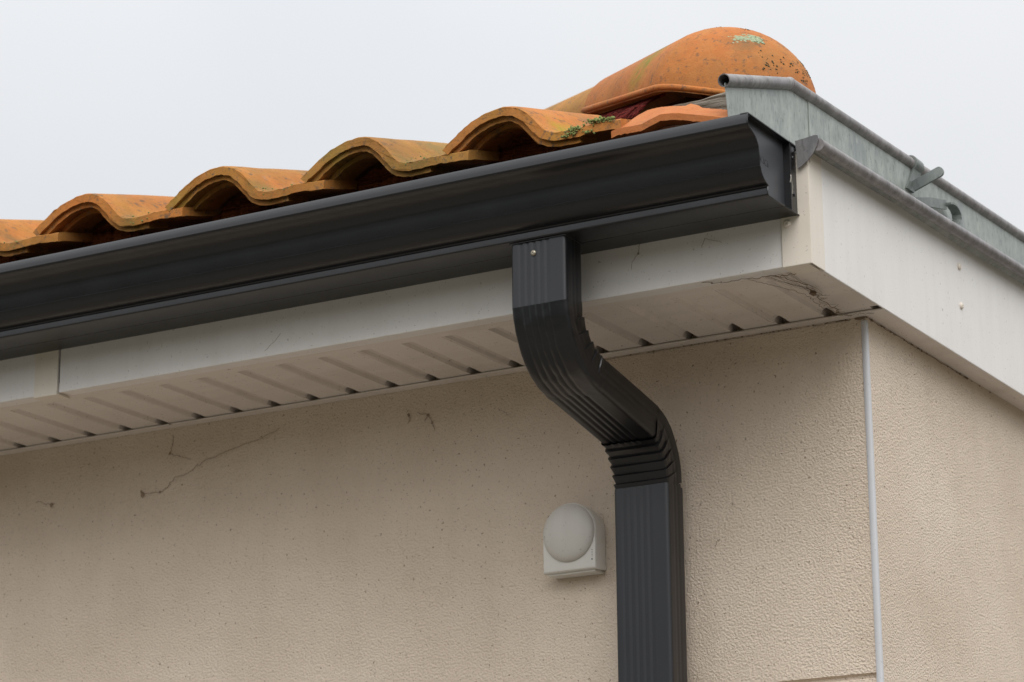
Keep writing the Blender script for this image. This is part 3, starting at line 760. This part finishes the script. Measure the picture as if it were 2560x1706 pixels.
bm = BM()                                        # tongue with rounded end
tdir = Vector((.0500, -.0130, .0115)); wdir = Vector((-.004, .0035, .0085)).normalized()
b0 = Vector((XS + .006, .2300, .2450)); o_ = []
n_ = tdir.normalized().cross(wdir).normalized() * .0013
wd = .0095; outl = []
for t in (0, .2, .4, .6, .8): outl.append((t, -1))
for k in range(9):
    a = R(-90 + k * 22.5); outl.append((.88 + .13 * math.cos(a), math.sin(a)))
for t in (.8, .6, .4, .2, 0): outl.append((t, 1))
loft(bm, [[b0 + tdir * a + wdir * wd * b + n_ * s for a, b in outl] for s in (-1, 1)])
obj('tongue', bm, M_ZNS, hook)
loopp = [(XS + .010, .2300, .2215), (XS + .011, .2800, .2360), (XS + .012, .3380, .2485)]
band(loopp, (0, .0, .014), name='strap')
lp2 = [(XS + .014, y, z) for y, z in ((.334, .2490), (.345, .2520), (.356, .2525), (.366, .2495), (.373, .2435), (.374, .2360), (.368, .2290), (.356, .2240), (.344, .2225))]
band(lp2, (.013, .004, .0), .0014, name='strap_loop')

# ------------------------------------------------------------------ wall sensor
sens = empty('wall_sensor', (-.4242, -.015, -.25), 'small white arched sensor box with round dome on the beige wall left of the downpipe', 'sensor')
cx, cz, rs = -.4242, -.2440, .0402
def arch(scale, y, zb, k=28):
    pts = [Vector((cx - rs * scale, y, zb))]
    for i in range(k + 1): a = math.pi * (1 - i / k); pts.append(Vector((cx + rs * scale * math.cos(a), y, cz + rs * scale * math.sin(a))))
    pts.append(Vector((cx + rs * scale, y, zb))); return pts
bm = BM()
loft(bm, [arch(.97, -.0003, -.2945), arch(1.0, -.008, -.2955), arch(1.0, -.0270, -.2965), arch(.99, -.0290, -.2955), arch(.965, -.0303, -.2935)])
ss = M_PL = pvc('aged white plastic', (.73, .71, .665), .30)
obj('sensor_case', bm, ss, sens, True, angle=35)
bm = BM(); rings = []
for k in range(13):
    f = k / 12; rr = .0388 * math.cos(R(90 * f)) if k < 12 else .0004
    rings.append([Vector((cx + rr * math.cos(a), -.0298 - .0150 * math.sin(R(90 * f)), cz - .0010 + rr * 1.02 * math.sin(a))) for a in (2 * math.pi * i / 48 for i in range(48))])
loft(bm, rings); obj('sensor_dome', bm, pvc('dome plastic', (.60, .57, .525), .6), sens, True)
bm = BM()
for z, l_ in ((-.2720, .0016), (-.2745, .0010), (-.2765, .0010), (-.2785, .0010), (-.2805, .0010)): box(bm, cx + .0340, cx + .0350, -.0306, -.0302, z, z + l_)
box(bm, cx + .0332, cx + .0354, -.0306, -.0302, -.2850, -.2828)
obj('printed_mark', bm, mat('grey print', (.22, .22, .21), .6)[0], sens)
bm = BM(); bbox(bm, cx - .036, cx + .036, -.0240, -.0005, -.2990, -.2958, .001); obj('sensor_foot', bm, ss, sens)

# ------------------------------------------------------------------ cobwebs and dirt threads
def wob(pts, amp=.002, n=6):
    o_ = []
    for a, b in zip(pts, pts[1:]):
        a, b = Vector(a), Vector(b)
        for k in range(n):
            p = a.lerp(b, k / n); o_.append(p + Vector((random.gauss(0, amp), 0, random.gauss(0, amp))) * (.4 if k else 0))
    o_.append(Vector(pts[-1])); return o_
def wallweb(label, polylines, rad=.0008, blobs=()):
    bm = BM(); rad *= .45
    for pl in polylines: tube(bm, wob([(x, -.0012, z) for x, z in pl]), rad, 4)
    for x, z, r in blobs: blob(bm, (x, -.002, z), r, 1, (1, .4, 1.2), .6)
    o = obj('cobweb', bm, M_WEB, None, origin=(polylines[0][0][0], 0, polylines[0][0][1])); tag(o, label, 'cobweb')
wallweb('long wavy dusty cobweb thread slanting up the left part of the beige wall', [[(-1.154, -.097), (-1.123, -.098), (-1.110, -.090), (-1.098, -.078), (-1.078, -.076), (-1.051, -.062), (-1.013, -.053), (-.971, -.044), (-.945, -.040), (-.914, -.029)]], .0008, ((-1.156, -.098, .004), (-1.160, -.092, .002), (-1.125, -.0975, .0018)))
wallweb('short hooked cobweb scrap low on the wall near the left edge', [[(-1.360, -.084), (-1.350, -.084), (-1.341, -.090), (-1.328, -.093)]], .0008, ((-1.328, -.093, .0028),))
wallweb('small upright cobweb tuft just below the soffit above the long wavy thread', [[(-1.104, -.014), (-1.104, -.024), (-1.109, -.042)], [(-1.109, -.042), (-1.085, -.050), (-1.072, -.054)]], .0009, ((-1.109, -.042, .002),))
wallweb('small forked dark cobweb tuft on the wall midway to the downpipe', [[(-.680, -.038), (-.662, -.044), (-.655, -.056), (-.651, -.068)], [(-.662, -.044), (-.668, -.052)]], .0009, ((-.662, -.044, .0028), (-.655, -.056, .0018)))
wallweb('tiny upright cobweb wisp just left of the forked dark tuft', [[(-.694, -.037), (-.692, -.046), (-.695, -.052)]], .0009, ((-.694, -.040, .0018),))
wallweb('faint thin cobweb curl on the wall closest to the left side of the downpipe', [[(-.549, -.050), (-.540, -.055), (-.532, -.062)]], .0006)
wallweb('small speck of debris on the wall right of the lower downpipe', [[(-.216, -.272), (-.222, -.275), (-.223, -.281)]], .0008)
bm = BM()      # grubby web line where the soffit meets the corner
def hang(pl, rad, n=7, amp=.002):
    rad *= .42
    for a, b in zip(pl, pl[1:]):
        a, b = Vector(a), Vector(b); q_ = []
        for k in range(n + 1):
            p = a.lerp(b, k / n)
            if 0 < k < n: p += Vector((random.gauss(0, amp), random.gauss(0, amp), -abs(random.gauss(0, amp * .4))))
            q_.append(p)
        tube(bm, q_, rad, 4)
hang([(-.115, -.243, -.003), (-.090, -.238, -.004), (-.060, -.232, -.004), (-.025, -.235, -.006), (.005, -.225, -.006)], .0010)
hang([(-.060, -.226, -.003), (-.045, -.190, -.003), (-.025, -.130, -.003), (-.030, -.070, -.003), (-.030, -.030, -.005)], .0007, 10, .0012)
hang([(-.020, -.232, -.006), (-.005, -.170, -.004), (-.012, -.120, -.008), (-.015, -.060, -.005), (-.025, -.028, -.004)], .0010)
for i in range(34):
    t = random.random(); p = Vector((-.012 - .014 * t, -.150 + .115 * t, -.005)); hang([p, p + Vector((random.uniform(-.006, .022), random.uniform(-.012, .018), random.uniform(-.004, .001)))], .00045, 4, .001)
for i in range(14):
    hang([(-.02 + random.uniform(-.02, .02), -.232, -.005), (-.008 + random.uniform(-.01, .01), -.140 + random.uniform(-.02, .02), -.006)], .00035, 5, .002)
blob(bm, (-.010, -.142, -.007), .0045, 2, (.8, 1.3, .7), .5)
hang([(-.025, -.028, -.004), (-.01, -.022, -.005), (.004, -.026, -.005), (.016, -.010, -.004)], .0006)
o = obj('cobweb', bm, M_WEBD, None, origin=(-.02, -.14, 0)); tag(o, 'tangled dark cobweb with debris under the soffit at the house corner', 'cobweb')
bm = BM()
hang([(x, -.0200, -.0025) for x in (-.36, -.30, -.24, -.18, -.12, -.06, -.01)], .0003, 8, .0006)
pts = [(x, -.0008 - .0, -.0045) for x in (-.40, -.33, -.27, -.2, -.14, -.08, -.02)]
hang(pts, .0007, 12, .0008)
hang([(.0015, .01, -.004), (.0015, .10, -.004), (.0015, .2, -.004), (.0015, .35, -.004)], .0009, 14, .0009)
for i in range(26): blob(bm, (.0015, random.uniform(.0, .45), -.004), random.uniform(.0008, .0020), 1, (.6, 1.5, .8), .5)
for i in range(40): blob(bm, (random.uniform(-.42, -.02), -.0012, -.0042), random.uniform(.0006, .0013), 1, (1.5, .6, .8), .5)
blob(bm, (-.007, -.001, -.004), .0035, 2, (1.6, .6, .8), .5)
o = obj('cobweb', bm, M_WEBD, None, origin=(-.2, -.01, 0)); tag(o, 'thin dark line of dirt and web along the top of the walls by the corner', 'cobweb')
bm = BM()
def fweb(pl, r=.0006):
    r *= .45
    tube(bm, wob([(x, -.2492, z) for x, z in pl], .0012, 5), r, 4)
fweb([(-.196, .062), (-.199, .047), (-.208, .038), (-.209, .028)])
blob(bm, (-.199, -.2495, .047), .0014, 1, (1, .5, 1), .4)
o = obj('cobweb', bm, M_WEB, None, origin=(-.15, -.249, .03)); tag(o, 'fine bent cobweb thread on the white front fascia right of the downpipe', 'cobweb')
bm = BM(); fweb([(-.110, .040), (-.106, .052), (-.092, .046), (-.083, .042)], .0005)
o = obj('cobweb', bm, M_WEB, None, origin=(-.1, -.249, .045)); tag(o, 'faint hook-shaped cobweb thread on the front fascia near the corner cover', 'cobweb')
bm = BM(); tube(bm, wob([(-.768, -.2492, .005), (-.752, -.2492, .016), (-.742, -.2492, .026)], .001, 4), .0002, 4)
o = obj('cobweb', bm, M_WEB, None, origin=(-.75, -.249, .015)); tag(o, 'single short cobweb thread on the front fascia left of the downpipe', 'cobweb')
bm = BM()
tube(bm, [(GX + .002, -.2770, .093), (GX + .003, -.2760, .100), (GX + .002, -.2745, .1035), (GX + .002, -.2735, .098)], .0005, 4)
tube(bm, [(GX + .002, -.2735, .098), (GX + .0025, -.2710, .090), (GX + .002, -.2712, .080)], .0003, 4)
o = obj('cobweb', bm, mat('bright thread', (.45, .42, .36), .6)[0], None, origin=(GX, -.275, .095)); tag(o, 'tiny pale thread stuck to the dark gutter end cap', 'cobweb')
